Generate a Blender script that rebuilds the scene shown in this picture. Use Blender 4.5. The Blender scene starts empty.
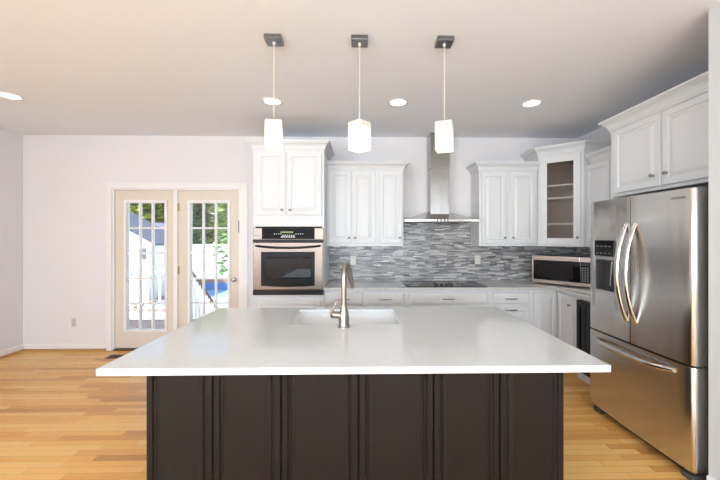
import bpy, bmesh, math, random
from mathutils import Vector, Matrix
random.seed(7)
SC = bpy.context.scene
COL = SC.collection
PI = math.pi

# ------------------------------------------------------------------ camera
cam_d = bpy.data.cameras.new('camera'); cam = bpy.data.objects.new('camera', cam_d); COL.objects.link(cam)
cam.location = (0, 0, 1.44)
cam.rotation_euler = (PI/2, 0, math.radians(-1.1))
cam_d.sensor_width = 36.0; cam_d.lens = 17.0
cam_d.shift_x = -7/720; cam_d.shift_y = -2.5/720
cam_d.clip_start = 0.02; cam_d.clip_end = 300
SC.camera = cam

# ------------------------------------------------------------------ light, world, exposure
SC.view_settings.view_transform = 'Standard'; SC.view_settings.look = 'None'
SC.view_settings.gamma = 1.0; SC.view_settings.use_curve_mapping = False
SC.view_settings.exposure = -0.02
world = bpy.data.worlds.new('world'); SC.world = world; world.use_nodes = True
wn = world.node_tree
for n in list(wn.nodes): wn.nodes.remove(n)
sky = wn.nodes.new('ShaderNodeTexSky'); sky.sky_type = 'NISHITA'; sky.sun_disc = False
sky.sun_elevation = math.radians(52); sky.sun_rotation = math.radians(238)
wbg = wn.nodes.new('ShaderNodeBackground'); wbg.inputs['Strength'].default_value = 0.42
wout = wn.nodes.new('ShaderNodeOutputWorld')
wn.links.new(sky.outputs[0], wbg.inputs[0]); wn.links.new(wbg.outputs[0], wout.inputs[0])

def lamp(name, kind, loc, rot, energy, color=(1, 1, 1), **kw):
    d = bpy.data.lights.new(name, kind); d.energy = energy; d.color = color
    for k, v in kw.items(): setattr(d, k, v)
    o = bpy.data.objects.new(name, d); COL.objects.link(o); o.location = loc; o.rotation_euler = rot
    return o
lamp('sun', 'SUN', (-5, -5, 20), (math.radians(44), 0, math.radians(-58)), 13.0, (1, .96, .9), angle=math.radians(.6))
# added fill lamps at unseen rear and left windows, tilted up to brighten ceiling
lamp('window_fill', 'AREA', (-2.12, -4.12, 1.5), (math.radians(138), 0, 0), 78, (.80, .90, 1), shape='RECTANGLE', size=2.0, size_y=1.9)
lamp('window_fill', 'AREA', (0.45, -4.12, 1.5), (math.radians(140), 0, 0), 290, (.80, .90, 1), shape='RECTANGLE', size=2.5, size_y=1.9)
lamp('window_fill', 'AREA', (-4.16, -3.0, 1.5), (math.radians(118), 0, -PI/2), 235, (.80, .90, 1), shape='RECTANGLE', size=1.7, size_y=1.7)
CAN_POWER = 1.2      # each recessed can light
CAN_COLOR = (1, .97, .94)

# ------------------------------------------------------------------ materials
def newmat(name):
    m = bpy.data.materials.new(name); m.use_nodes = True
    nt = m.node_tree; b = nt.nodes['Principled BSDF']
    return m, nt, b
def plain(name, color, rough=.5, metal=0, spec=.5, bump=0, bscale=40, coat=0, var=0, emit=None, estr=0):
    m, nt, b = newmat(name)
    b.inputs['Base Color'].default_value = (*color, 1); b.inputs['Roughness'].default_value = rough
    b.inputs['Metallic'].default_value = metal; b.inputs['Specular IOR Level'].default_value = spec
    b.inputs['Coat Weight'].default_value = coat; b.inputs['Coat Roughness'].default_value = .1
    tc = nt.nodes.new('ShaderNodeTexCoord')
    nz = nt.nodes.new('ShaderNodeTexNoise'); nz.inputs['Scale'].default_value = bscale; nz.inputs['Detail'].default_value = 4
    nt.links.new(tc.outputs['Object'], nz.inputs['Vector'])
    if bump:
        bp = nt.nodes.new('ShaderNodeBump'); bp.inputs['Strength'].default_value = bump; bp.inputs['Distance'].default_value = .002
        nt.links.new(nz.outputs['Fac'], bp.inputs['Height']); nt.links.new(bp.outputs[0], b.inputs['Normal'])
    if var:
        mx = nt.nodes.new('ShaderNodeMix'); mx.data_type = 'RGBA'
        mx.inputs['A'].default_value = (*[c*(1-var) for c in color], 1); mx.inputs['B'].default_value = (*[min(1, c*(1+var)) for c in color], 1)
        nt.links.new(nz.outputs['Fac'], mx.inputs['Factor']); nt.links.new(mx.outputs['Result'], b.inputs['Base Color'])
    if emit:
        b.inputs['Emission Color'].default_value = (*emit, 1); b.inputs['Emission Strength'].default_value = estr
    return m
class NT:
    def __init__(s, nt): s.nt = nt
    def math(s, op, a, b=None):
        n = s.nt.nodes.new('ShaderNodeMath'); n.operation = op
        for i, v in enumerate((a, b)):
            if v is None: continue
            if isinstance(v, (int, float)): n.inputs[i].default_value = v
            else: s.nt.links.new(v, n.inputs[i])
        return n.outputs[0]
    def white(s, *v):
        n = s.nt.nodes.new('ShaderNodeTexWhiteNoise'); n.noise_dimensions = '3D'
        c = s.nt.nodes.new('ShaderNodeCombineXYZ')
        for i, x in enumerate(v):
            if isinstance(x, (int, float)): c.inputs[i].default_value = x
            else: s.nt.links.new(x, c.inputs[i])
        s.nt.links.new(c.outputs[0], n.inputs['Vector']); return n.outputs['Value']
    def ramp(s, fac, stops, interp='LINEAR'):
        n = s.nt.nodes.new('ShaderNodeValToRGB'); cr = n.color_ramp; cr.interpolation = interp
        while len(cr.elements) < len(stops): cr.elements.new(.5)
        for e, (p, c) in zip(cr.elements, stops): e.position = p; e.color = (*c, 1)
        s.nt.links.new(fac, n.inputs[0]); return n.outputs[0]
    def mix(s, fac, a, b, blend='MIX'):
        n = s.nt.nodes.new('ShaderNodeMix'); n.data_type = 'RGBA'; n.blend_type = blend
        for k, v in (('Factor', fac), ('A', a), ('B', b)):
            if isinstance(v, (int, float)): n.inputs[k].default_value = v
            elif isinstance(v, tuple): n.inputs[k].default_value = (*v, 1)
            else: s.nt.links.new(v, n.inputs[k])
        return n.outputs['Result']
    def noise(s, vec, scale, detail=4, stretch=None, rough=.5):
        if stretch:
            mp = s.nt.nodes.new('ShaderNodeMapping'); mp.inputs['Scale'].default_value = stretch
            s.nt.links.new(vec, mp.inputs[0]); vec = mp.outputs[0]
        n = s.nt.nodes.new('ShaderNodeTexNoise'); n.inputs['Scale'].default_value = scale; n.inputs['Detail'].default_value = detail
        n.inputs['Roughness'].default_value = rough
        s.nt.links.new(vec, n.inputs['Vector']); return n.outputs['Fac']
    def coords(s):
        tc = s.nt.nodes.new('ShaderNodeTexCoord'); sp = s.nt.nodes.new('ShaderNodeSeparateXYZ')
        s.nt.links.new(tc.outputs['Object'], sp.inputs[0]); return tc.outputs['Object'], sp.outputs

def tile_material(axis):
    m, nt, b = newmat('mosaic_tile'); N = NT(nt); vec, xyz = N.coords()
    u0 = xyz[axis]; h = .0158
    zr = N.math('DIVIDE', xyz[2], h); row = N.math('FLOOR', zr)
    rr = N.white(row, 3.1, 0); w = N.math('ADD', N.math('MULTIPLY', rr, .07), .085)
    u = N.math('ADD', N.math('DIVIDE', u0, w), N.math('MULTIPLY', rr, 31.7)); col = N.math('FLOOR', u)
    rnd = N.white(col, row, 1.7); rnd2 = N.white(col, row, 8.3)
    c = N.ramp(rnd, [(0, (.045, .047, .052)), (.14, (.10, .102, .11)), (.32, (.20, .202, .208)), (.6, (.31, .303, .298)), (.82, (.45, .435, .42)), (1, (.68, .66, .64))])
    ns = N.noise(vec, 30, 5, (1, 1, 5) if axis == 0 else (1, 1, 5))
    c = N.mix(N.math('MULTIPLY', ns, .28), c, (.50, .49, .48))
    fz = N.math('FRACT', zr); fu = N.math('FRACT', u)
    g = N.math('MAXIMUM', N.math('LESS_THAN', fz, .07), N.math('LESS_THAN', fu, .012))
    c = N.mix(g, c, (.42, .42, .42))
    nt.links.new(c, b.inputs['Base Color'])
    r = N.math('ADD', N.math('MULTIPLY', rnd2, .35), .12); nt.links.new(r, b.inputs['Roughness'])
    bp = nt.nodes.new('ShaderNodeBump'); bp.inputs['Distance'].default_value = .002; bp.inputs['Strength'].default_value = .6
    nt.links.new(N.math('SUBTRACT', rnd2, N.math('MULTIPLY', g, 1.5)), bp.inputs['Height']); nt.links.new(bp.outputs[0], b.inputs['Normal'])
    return m
def floor_material():
    m, nt, b = newmat('oak_strip_floor'); N = NT(nt); vec, xyz = N.coords()
    h = .057
    yr = N.math('DIVIDE', xyz[1], h); row = N.math('FLOOR', yr); rr = N.white(row, 1.3, 0)
    u = N.math('ADD', N.math('DIVIDE', xyz[0], .72), N.math('MULTIPLY', rr, 17.3)); col = N.math('FLOOR', u)
    rnd = N.white(col, row, 2.2)
    c = N.ramp(rnd, [(0, (.44, .17, .035)), (.12, (.68, .31, .065)), (.35, (.84, .42, .095)), (.7, (.92, .50, .13)), (1, (.98, .62, .22))])
    g1 = N.noise(vec, 9, 6, (1, 14, 1), .6); c = N.mix(N.math('MULTIPLY', g1, .45), c, (.50, .20, .045), 'MIX')
    g2 = N.noise(vec, 3, 3, (.6, 5, 1)); c = N.mix(N.math('MULTIPLY', g2, .4), c, (.84, .50, .18))
    gap = N.math('MAXIMUM', N.math('LESS_THAN', N.math('FRACT', yr), .03), N.math('LESS_THAN', N.math('FRACT', u), .003))
    c = N.mix(N.math('MULTIPLY', gap, .75), c, (.14, .065, .025))
    nt.links.new(c, b.inputs['Base Color'])
    nt.links.new(N.math('ADD', N.math('MULTIPLY', g1, .12), .2), b.inputs['Roughness']); b.inputs['Specular IOR Level'].default_value = .35
    bp = nt.nodes.new('ShaderNodeBump'); bp.inputs['Distance'].default_value = .001; bp.inputs['Strength'].default_value = .25
    nt.links.new(N.math('SUBTRACT', N.math('MULTIPLY', rnd, .6), gap), bp.inputs['Height']); nt.links.new(bp.outputs[0], b.inputs['Normal'])
    return m
def quartz_material(name, base, vein, amount):
    m, nt, b = newmat(name); N = NT(nt); vec, xyz = N.coords()
    n1 = N.noise(vec, 3.2, 9, None, .62)
    v = N.math('ABSOLUTE', N.math('SUBTRACT', n1, .5))
    v = N.ramp(v, [(0, (1, 1, 1)), (.035, (0, 0, 0)), (1, (0, 0, 0))])
    n2 = N.noise(vec, 1.3, 3); f = N.math('MULTIPLY', N.math('MULTIPLY', v, n2), amount)
    c = N.mix(f, base, vein); n3 = N.noise(vec, 120, 2); c = N.mix(N.math('MULTIPLY', n3, .12), c, vein)
    nt.links.new(c, b.inputs['Base Color']); b.inputs['Roughness'].default_value = .11
    return m
def steel_material(name, color, rough, vert=True):
    m, nt, b = newmat(name); N = NT(nt); vec, xyz = N.coords()
    n = N.noise(vec, 60, 3, (6, 6, .05) if vert else (.05, .05, 6))
    c = N.mix(n, tuple(x*.9 for x in color), tuple(min(1, x*1.08) for x in color))
    nt.links.new(c, b.inputs['Base Color']); b.inputs['Metallic'].default_value = 1
    nt.links.new(N.math('ADD', N.math('MULTIPLY', n, .1), rough-.05), b.inputs['Roughness'])
    b.inputs['Anisotropic'].default_value = .5
    if vert:
        wv = N.noise(vec, 1.0, 2, (7, 7, .5)); bp = nt.nodes.new('ShaderNodeBump'); bp.inputs['Distance'].default_value = .012; bp.inputs['Strength'].default_value = .35
        nt.links.new(wv, bp.inputs['Height']); nt.links.new(bp.outputs[0], b.inputs['Normal'])
    return m
def glass_material(name, tint=(1, 1, 1), refl=1.0):
    m, nt, b = newmat(name); nt.nodes.remove(b); out = nt.nodes['Material Output']
    tr = nt.nodes.new('ShaderNodeBsdfTransparent'); tr.inputs[0].default_value = (*tint, 1)
    gl = nt.nodes.new('ShaderNodeBsdfGlossy'); gl.inputs['Roughness'].default_value = .01
    fr = nt.nodes.new('ShaderNodeFresnel'); fr.inputs[0].default_value = 1.5
    mu = nt.nodes.new('ShaderNodeMath'); mu.operation = 'MULTIPLY'; mu.inputs[1].default_value = refl
    mx = nt.nodes.new('ShaderNodeMixShader')
    nt.links.new(fr.outputs[0], mu.inputs[0]); nt.links.new(mu.outputs[0], mx.inputs[0])
    nt.links.new(tr.outputs[0], mx.inputs[1]); nt.links.new(gl.outputs[0], mx.inputs[2]); nt.links.new(mx.outputs[0], out.inputs[0])
    return m
def leaf_material(name, a, bcol):
    m, nt, b = newmat(name); N = NT(nt); vec, xyz = N.coords()
    n = N.noise(vec, 1.6, 4); n = N.ramp(n, [(.35, a), (.65, bcol)])
    nt.links.new(n, b.inputs['Base Color']); b.inputs['Roughness'].default_value = .6
    b.inputs['Subsurface Weight'].default_value = 0
    return m
def espresso_material():
    m, nt, b = newmat('espresso_paint'); N = NT(nt); vec, xyz = N.coords()
    n = N.noise(vec, 14, 5, (1, 1, .12)); c = N.mix(n, (.007, .005, .0045), (.013, .010, .009))
    chips = N.math('GREATER_THAN', N.noise(vec, 34, 2), .80); c = N.mix(chips, c, (.22, .20, .19)); b.inputs['Specular IOR Level'].default_value = .25
    nt.links.new(c, b.inputs['Base Color']); b.inputs['Roughness'].default_value = .48
    return m

M = dict(
    wall=plain('wall_paint', (.755, .735, .74), .75, bump=.06, bscale=180),
    wallcool=plain('wall_paint_cool_lit', (.62, .645, .65), .7, bump=.05, bscale=180),  # same wall paint; the partition's cooler light is put into this colour
    ceil=plain('ceiling_paint', (.86, .895, .945), .85, bump=.05, bscale=160),
    trim=plain('white_trim_paint', (.82, .79, .775), .4),
    cab=plain('white_cabinet_paint', (.71, .72, .725), .42, spec=.35, bump=.02, bscale=90),
    cabin=plain('cabinet_interior', (.50, .40, .35), .5),
    door=plain('cream_door_paint', (.70, .62, .53), .45),
    lite=plain('door_lite_white', (.78, .76, .75), .4),
    shoe=plain('oak_shoe_moulding', (.45, .24, .09), .4, var=.15),
    dark=plain('dark_threshold', (.10, .05, .03), .45),
    knob=plain('aged_nickel', (.32, .29, .26), .3, 1),
    nickel=plain('brushed_nickel', (.36, .315, .275), .28, 1, bump=.02),
    cord=plain('pale_satin_rod', (.62, .56, .48), .4),
    chrome=plain('canopy_metal', (.22, .22, .225), .3, 1),
    brass=plain('old_brass', (.42, .29, .12), .35, 1),
    black=plain('black_plastic', (.010, .010, .011), .35, spec=.25),
    blackpl=plain('satin_black', (.007, .007, .007), .25, spec=.15),
    panelgl=plain('black_touch_panel', (.006, .006, .007), .12, spec=.05),
    blackgl=plain('black_glass', (.006, .006, .007), .04, spec=.3),
    darkgrey=plain('dark_grey_case', (.055, .055, .058), .45),
    grey=plain('grey_plastic', (.22, .22, .23), .4),
    ivory=plain('ivory_plastic', (.74, .71, .66), .4),
    slot=plain('outlet_slot', (.10, .09, .08), .6),
    greyplate=plain('grey_outlet_plate', (.55, .52, .50), .5),
    sink=plain('white_porcelain', (.86, .86, .85), .12, coat=.5),
    deck=plain('weathered_deck', (.075, .07, .075), .7, var=.25, bscale=12),
    vinyl=plain('white_vinyl', (.82, .82, .82), .45),
    rail=plain('brown_hand_rail', (.16, .10, .08), .5),
    slate=plain('slate_roof_shingle', (.10, .12, .16), .8, var=.3, bscale=9),
    lawn=plain('pale_paving', (.62, .60, .57), .9, var=.1, bscale=3),
    water=plain('pool_water', (.34, .56, .66), .08),
    liner=plain('pool_liner', (.03, .22, .62), .35),
    coping=plain('pool_coping', (.28, .20, .16), .7),
    bark=plain('bark', (.06, .045, .035), .9, bump=.5, bscale=20),
    green=plain('green_display', (.02, .05, .01), .2, emit=(.45, .75, .1), estr=.35),
    button=plain('white_button_print', (.7, .7, .7), .4),
    rubber=plain('gasket', (.02, .02, .02), .6),
    steel=steel_material('stainless_steel', (.62, .595, .57), .24),
    steelh=steel_material('stainless_steel_horizontal', (.60, .57, .545), .24, False),
    steelc=steel_material('stainless_steel_hood', (.40, .395, .385), .2),
    steelo=steel_material('stainless_steel_floor_tint', (.20, .166, .143), .34, False),  # oven steel, with the floor's pinkish reflection put into its colour
    bar=plain('polished_steel_bar', (.70, .69, .67), .16, 1),
    quartz=quartz_material('white_quartz', (.70, .715, .71), (.62, .61, .60), .5),
    granite=quartz_material('grey_quartz', (.60, .585, .565), (.42, .40, .385), .8),
    floor=floor_material(), tileb=tile_material(0), tiler=tile_material(1),
    esp=espresso_material(),
    glass=glass_material('clear_glass', (.97, .98, .98)),
    cabglass=glass_material('cabinet_glass', (.86, .84, .83), .9),
    leafa=leaf_material('leaf_green', (.06, .14, .025), (.30, .44, .08)),
    leafb=leaf_material('leaf_yellow_green', (.09, .18, .03), (.55, .60, .12)),
    leafc=leaf_material('leaf_blue_green', (.04, .13, .05), (.18, .38, .14)),
)
def shade_mat():
    m, nt, b = newmat('lit_frosted_glass'); N = NT(nt); vec, xyz = N.coords()
    b.inputs['Base Color'].default_value = (.66, .62, .56, 1); b.inputs['Roughness'].default_value = .3
    b.inputs['Emission Color'].default_value = (1, .88, .70, 1)
    # the bulb hangs in the lower two thirds: the glass round it glows most
    r = N.ramp(xyz[2], [(0, (1, 1, 1)), (.115, (1, 1, 1)), (.150, (.35, .35, .35)), (.186, (.12, .12, .12))])
    nt.links.new(N.math('MULTIPLY', r, .95), b.inputs['Emission Strength'])
    return m
M['shade'] = shade_mat()
M['lens'] = plain('can_light_lens', (.9, .9, .9), .4, emit=(1, .96, .9), estr=4)

# ------------------------------------------------------------------ mesh helpers
class MB:
    """collects shapes; build() links them as ONE mesh object"""
    def __init__(s): s.bm = bmesh.new()
    def box(s, x0, x1, y0, y1, z0, z1, bev=0, seg=2):
        r = bmesh.ops.create_cube(s.bm, size=1)
        vs = r['verts']
        for v in vs:
            v.co = Vector(((x0+x1)/2+v.co.x*(x1-x0), (y0+y1)/2+v.co.y*(y1-y0), (z0+z1)/2+v.co.z*(z1-z0)))
        if bev:
            es = list({e for v in vs for e in v.link_edges})
            bmesh.ops.bevel(s.bm, geom=es, offset=bev, segments=seg, affect='EDGES', profile=.6)
        return s
    def prism(s, pts, a0, a1, axis='z', bev=0):
        def P(p, a):
            return {'z': (p[0], p[1], a), 'y': (p[0], a, p[1]), 'x': (a, p[0], p[1])}[axis]
        A = [s.bm.verts.new(P(p, a0)) for p in pts]; B = [s.bm.verts.new(P(p, a1)) for p in pts]
        n = len(pts); fs = [s.bm.faces.new(A[::-1]), s.bm.faces.new(B)]
        for i in range(n):
            j = (i+1) % n; fs.append(s.bm.faces.new((A[i], A[j], B[j], B[i])))
        if bev:
            es = list({e for f in fs[:2] for e in f.edges})
            bmesh.ops.bevel(s.bm, geom=es, offset=bev, segments=2, affect='EDGES', profile=.6)
        return s
    def rings(s, x0, x1, z0, z1, prof, yback):
        """nested rectangles facing -y: prof = [(inset, y)...]; back face at yback"""
        rows = []
        for ins, y in [(prof[0][0], yback)] + prof:
            rows.append([s.bm.verts.new(c) for c in ((x0+ins, y, z0+ins), (x1-ins, y, z0+ins), (x1-ins, y, z1-ins), (x0+ins, y, z1-ins))])
        s.bm.faces.new(rows[0][::-1]); s.bm.faces.new(rows[-1])
        for a, b in zip(rows, rows[1:]):
            for i in range(4):
                j = (i+1) % 4; s.bm.faces.new((a[i], a[j], b[j], b[i]))
        return s
    def lathe(s, prof, seg=24, mat=None):
        """prof [(r, z)] about z axis"""
        rows = []
        for r, z in prof:
            rows.append([s.bm.verts.new((r*math.cos(2*PI*i/seg), r*math.sin(2*PI*i/seg), z)) for i in range(seg)])
        new = [v for row in rows for v in row]
        for a, b in zip(rows, rows[1:]):
            for i in range(seg):
                j = (i+1) % seg; s.bm.faces.new((a[i], a[j], b[j], b[i]))
        s.bm.faces.new(rows[0][::-1]); s.bm.faces.new(rows[-1])
        if mat is not None: bmesh.ops.transform(s.bm, matrix=mat, verts=new)
        return s
    def tube(s, pts, rad, seg=12, flat=1.0, up=Vector((0, 0, 1))):
        pts = [Vector(p) for p in pts]; n = len(pts)
        rads = rad if isinstance(rad, (list, tuple)) else [rad]*n
        rows = []; prev = None
        for i, p in enumerate(pts):
            t = (pts[min(i+1, n-1)]-pts[max(i-1, 0)]).normalized()
            a = up if prev is None else prev
            a = (a-t*a.dot(t))
            if a.length < 1e-4: a = Vector((1, 0, 0))-t*t.x
            a.normalize(); prev = a; b = t.cross(a)
            rows.append([s.bm.verts.new(p+a*rads[i]*math.cos(2*PI*k/seg)+b*rads[i]*flat*math.sin(2*PI*k/seg)) for k in range(seg)])
        for a, b in zip(rows, rows[1:]):
            for i in range(seg):
                j = (i+1) % seg; s.bm.faces.new((a[i], a[j], b[j], b[i]))
        s.bm.faces.new(rows[0][::-1]); s.bm.faces.new(rows[-1]); return s
    def sweep(s, path, prof):
        """closed profile [(out, z)] swept along an open xy path, mitred; 'out' is to the right of travel"""
        path = [Vector(p) for p in path]; n = len(path); rows = []
        for i, p in enumerate(path):
            d0 = (path[i]-path[i-1]).normalized() if i else None
            d1 = (path[i+1]-path[i]).normalized() if i < n-1 else None
            if d0 is None: m = Vector((d1.y, -d1.x))
            elif d1 is None: m = Vector((d0.y, -d0.x))
            else:
                n0 = Vector((d0.y, -d0.x)); n1 = Vector((d1.y, -d1.x)); m = n0+n1; m = m/(m.dot(n0))
            rows.append([s.bm.verts.new((p.x+m.x*o, p.y+m.y*o, z)) for o, z in prof])
        k = len(prof)
        for a, b in zip(rows, rows[1:]):
            for i in range(k):
                j = (i+1) % k; s.bm.faces.new((a[i], a[j], b[j], b[i]))
        s.bm.faces.new(rows[0][::-1]); s.bm.faces.new(rows[-1]); return s
    def build(s, name, mat, parent=None, smooth=False):
        bmesh.ops.recalc_face_normals(s.bm, faces=s.bm.faces[:])
        me = bpy.data.meshes.new(name); s.bm.to_mesh(me); s.bm.free()
        me.materials.append(mat)
        if smooth:
            for p in me.polygons: p.use_smooth = True
            try: me.set_sharp_from_angle(angle=math.radians(40))
            except Exception: pass
        o = bpy.data.objects.new(name, me); COL.objects.link(o)
        if parent: o.parent = parent
        return o
def tag(o, label=None, cat=None, group=None, kind=None):
    if label: o['label'] = label
    if cat: o['category'] = cat
    if group: o['group'] = group
    if kind: o['kind'] = kind
    return o
def thing(name, label, cat, loc=(0, 0, 0), rz=0, group=None):
    o = bpy.data.objects.new(name, None); COL.objects.link(o); o.empty_display_size = .1
    o.location = loc; o.rotation_euler = (0, 0, rz); return tag(o, label, cat, group)
def struct(o): o['kind'] = 'structure'; return o
def copy_tree(o, parent=None):
    c = o.copy(); COL.objects.link(c)
    if parent: c.parent = parent
    for ch in [x for x in COL.objects if x.parent == o]: copy_tree(ch, c)
    return c
def cut(o, cutter_mb):
    """carve a hole out of a mesh object"""
    c = cutter_mb.build('cutter', M['black'], o.parent); md = o.modifiers.new('b', 'BOOLEAN'); md.operation = 'DIFFERENCE'; md.object = c; md.solver = 'EXACT'
    dg = bpy.context.evaluated_depsgraph_get(); dg.update(); me = bpy.data.meshes.new_from_object(o.evaluated_get(dg))
    o.modifiers.clear(); old = o.data; o.data = me; me.name = old.name
    cm = c.data; bpy.data.objects.remove(c); bpy.data.meshes.remove(cm)
    return o
def lettering(txt, size, name, mat, parent, M4, ext=.0006):
    cu = bpy.data.curves.new(name, 'FONT'); cu.body = txt; cu.size = size; cu.extrude = ext; cu.align_x = 'CENTER'; cu.align_y = 'CENTER'
    t = bpy.data.objects.new('t', cu); COL.objects.link(t)
    dg = bpy.context.evaluated_depsgraph_get(); dg.update(); me = bpy.data.meshes.new_from_object(t.evaluated_get(dg))
    bpy.data.objects.remove(t); me.transform(M4); me.materials.clear(); me.materials.append(mat)
    o = bpy.data.objects.new(name, me); COL.objects.link(o); o.parent = parent; return o

# ------------------------------------------------------------------ setting
YB, XL, XR, H = 4.40, -4.285, 2.84, 2.74      # back wall, left wall, right wall behind fridge, ceiling
XP, YP = 1.983, 1.90                            # partition right of camera: face and end
YR = -4.2
struct(MB().box(XL-.15, XR+.15, YR-.15, YB+.14, -.12, 0).build('floor', M['floor']))
struct(MB().box(XL-.15, XR+.15, YR-.15, YB+.14, H, H+.15).build('ceiling', M['ceil']))
DX0, DX1, DZ = -3.165, -1.52, 2.065           # opening of the patio doors
struct(MB().box(XL, DX0, YB, YB+.14, 0, H).box(DX1, XR, YB, YB+.14, 0, H).box(DX0, DX1, YB, YB+.14, DZ, H).build('wall_back', M['wall']))
struct(MB().box(XL-.14, XL, YR, -3.85, 0, H).box(XL-.14, XL, -2.15, YB+.14, 0, H).box(XL-.14, XL, -3.85, -2.15, 0, .65).box(XL-.14, XL, -3.85, -2.15, 2.35, H).build('wall_left', M['wall']))
struct(MB().box(XR, XR+.14, YP-.12, YB+.14, 0, H).build('wall_right', M['wall']))
struct(MB().box(XP, XR, YR, YP, 0, H).build('wall_front_right', M['wallcool']))
w = MB()
for a, b in ((XL-.14, -3.2), (-1.05, -.85), (1.75, XP)): w.box(a, b, YR-.14, YR, 0, H)
for a, b in ((-3.2, -1.05), (-.85, 1.75)): w.box(a, b, YR-.14, YR, 0, .65).box(a, b, YR-.14, YR, 2.35, H)
struct(w.build('wall_rear', M['wall']))
for i, (a, b) in enumerate(((-3.2, -1.05), (-.85, 1.75))):
    f = MB(); c = (a+b)/2; y0, y1 = YR-.1, YR-.05
    f.box(a, a+.06, y0, y1, .65, 2.35).box(b-.06, b, y0, y1, .65, 2.35).box(a, b, y0, y1, .65, .71).box(a, b, y0, y1, 2.29, 2.35).box(c-.03, c+.03, y0, y1, .71, 2.29).box(a+.06, b-.06, y0, y1, 1.47, 1.53)
    struct(f.build('window_%d' % (i+1), M['trim']))
f = MB(); x0, x1 = XL-.1, XL-.05
f.box(x0, x1, -3.85, -3.79, .65, 2.35).box(x0, x1, -2.21, -2.15, .65, 2.35).box(x0, x1, -3.85, -2.15, .65, .71).box(x0, x1, -3.85, -2.15, 2.29, 2.35).box(x0, x1, -3.03, -2.97, .71, 2.29)
struct(f.build('window_3', M['trim']))
# baseboards with oak shoe moulding
def baseboard(name, path):
    struct(MB().sweep(path, [(0, .0285), (.013, .0285), (.013, .078), (.009, .086), (0, .089)]).build(name, M['trim']))
    struct(MB().sweep(path, [(0, 0), (.026, 0), (.024, .016), (.014, .028), (0, .028)]).build('trim_1', M['shoe']))
baseboard('baseboard_left', [(XL, YR), (XL, YB-.0002)])
baseboard('baseboard_back', [(XL+.03, YB), (DX0-.068, YB)])
baseboard('baseboard_right', [(XP, YP-.002), (XP, YR)])
# door casing, jambs, centre post, threshold
cs = MB()
cs.box(DX0-.066, DX0, YB-.018, YB-.0005, 0, DZ+.07, .004).box(DX1, DX1+.075, YB-.018, YB-.0005, 0, DZ+.07, .004).box(DX0, DX1, YB-.018, YB-.0005, DZ, DZ+.07, .004)
cs.box(DX0, DX0+.02, YB, YB+.13, 0, DZ).box(DX1-.045, DX1, YB, YB+.13, 0, DZ).box(DX0+.02, DX1-.045, YB, YB+.13, DZ-.02, DZ-.001).box(-2.395, -2.346, YB, YB+.10, .02, DZ-.02)
struct(cs.build('trim_2', M['trim']))
struct(MB().box(DX0+.02, DX1-.045, YB-.02, YB+.16, -.001, .018, .004).build('trim_3', M['dark']))

def patio_door(n, x0, x1, gx0, gx1, active):
    y0, y1 = YB+.022, YB+.066; z0, z1 = .022, 2.043; gz0, gz1 = .263, 1.886
    e = thing('door_%d' % n, 'right cream patio door with fifteen panes, knob and hinges' if active else 'left fixed cream patio door with fifteen glass panes', 'door')
    struct(e)
    d = MB().box(x0, gx0-.006, y0, y1, z0, z1).box(gx1+.006, x1, y0, y1, z0, z1).box(gx0-.006, gx1+.006, y0, y1, z0, gz0-.006).box(gx0-.006, gx1+.006, y0, y1, gz1+.006, z1)
    d.build('door_panel', M['door'], e)
    f = MB()
    for a, b, c, dd in ((gx0-.036, gx0, gz0-.036, gz1+.036), (gx1, gx1+.036, gz0-.036, gz1+.036), (gx0, gx1, gz0-.036, gz0), (gx0, gx1, gz1, gz1+.036)):
        f.box(a, b, y0-.012, y1+.012, c, dd, .003)
    lf = f.build('lite_frame', M['lite'], e)
    g = MB()
    for k in (1, 2):
        x = gx0+(gx1-gx0)*k/3; g.box(x-.010, x+.010, y0+.002, y1-.002, gz0, gz1)
    for k in range(1, 5):
        z = gz0+(gz1-gz0)*k/5; g.box(gx0, gx1, y0+.003, y1-.003, z-.011, z+.011)
    g.build('muntins', M['lite'], lf)
    MB().box(gx0, gx1, (y0+y1)/2-.003, (y0+y1)/2+.003, gz0, gz1).build('pane', M['glass'], e)
    if active:
        for z in (1.83, 1.02, .22):
            MB().lathe([(.008, -.05), (.008, .05)], 10, Matrix.Translation((x0-.002, y0-.006, z))).box(x0-.022, x0+.016, y0-.004, y0-.001, z-.05, z+.05).build('hinge', M['brass'], e)
        k = MB().lathe([(.030, 0), (.030, .008), (.014, .012), (.012, .030), (.026, .040), (.029, .055), (.022, .066), (.004, .070)], 20, Matrix.Translation((x1-.055, y0, .90)) @ Matrix.Rotation(PI/2, 4, 'X'))
        k.build('door_knob', M['knob'], e, True)
        MB().box(x1-.004, x1+.016, y0-.022, y0-.002, 1.50, 1.66, .003).build('strike_plate', M['chrome'], e)
patio_door(1, -3.143, -2.397, -2.998, -2.516, False)
patio_door(2, -2.344, -1.568, -2.188, -1.713, True)

# ------------------------------------------------------------------ backsplash
bs = MB().prism([(-.402, .882), (2.829, .882), (2.829, 1.333), (1.434, 1.333), (1.434, 1.70), (.518, 1.70), (.518, 1.333), (-.402, 1.333)], YB-.0085, YB-.0005, 'y')
tag(bs.build('tile_backsplash', M['tileb']), 'grey strip mosaic backsplash on the back wall rising behind the hood', 'backsplash')
bs = MB().box(XR-.0085, XR-.0005, 2.875, YB-.0095, .882, 1.333)
tag(bs.build('tile_backsplash', M['tiler']), 'dark strip mosaic backsplash on the right wall behind the microwave', 'backsplash')

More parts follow.
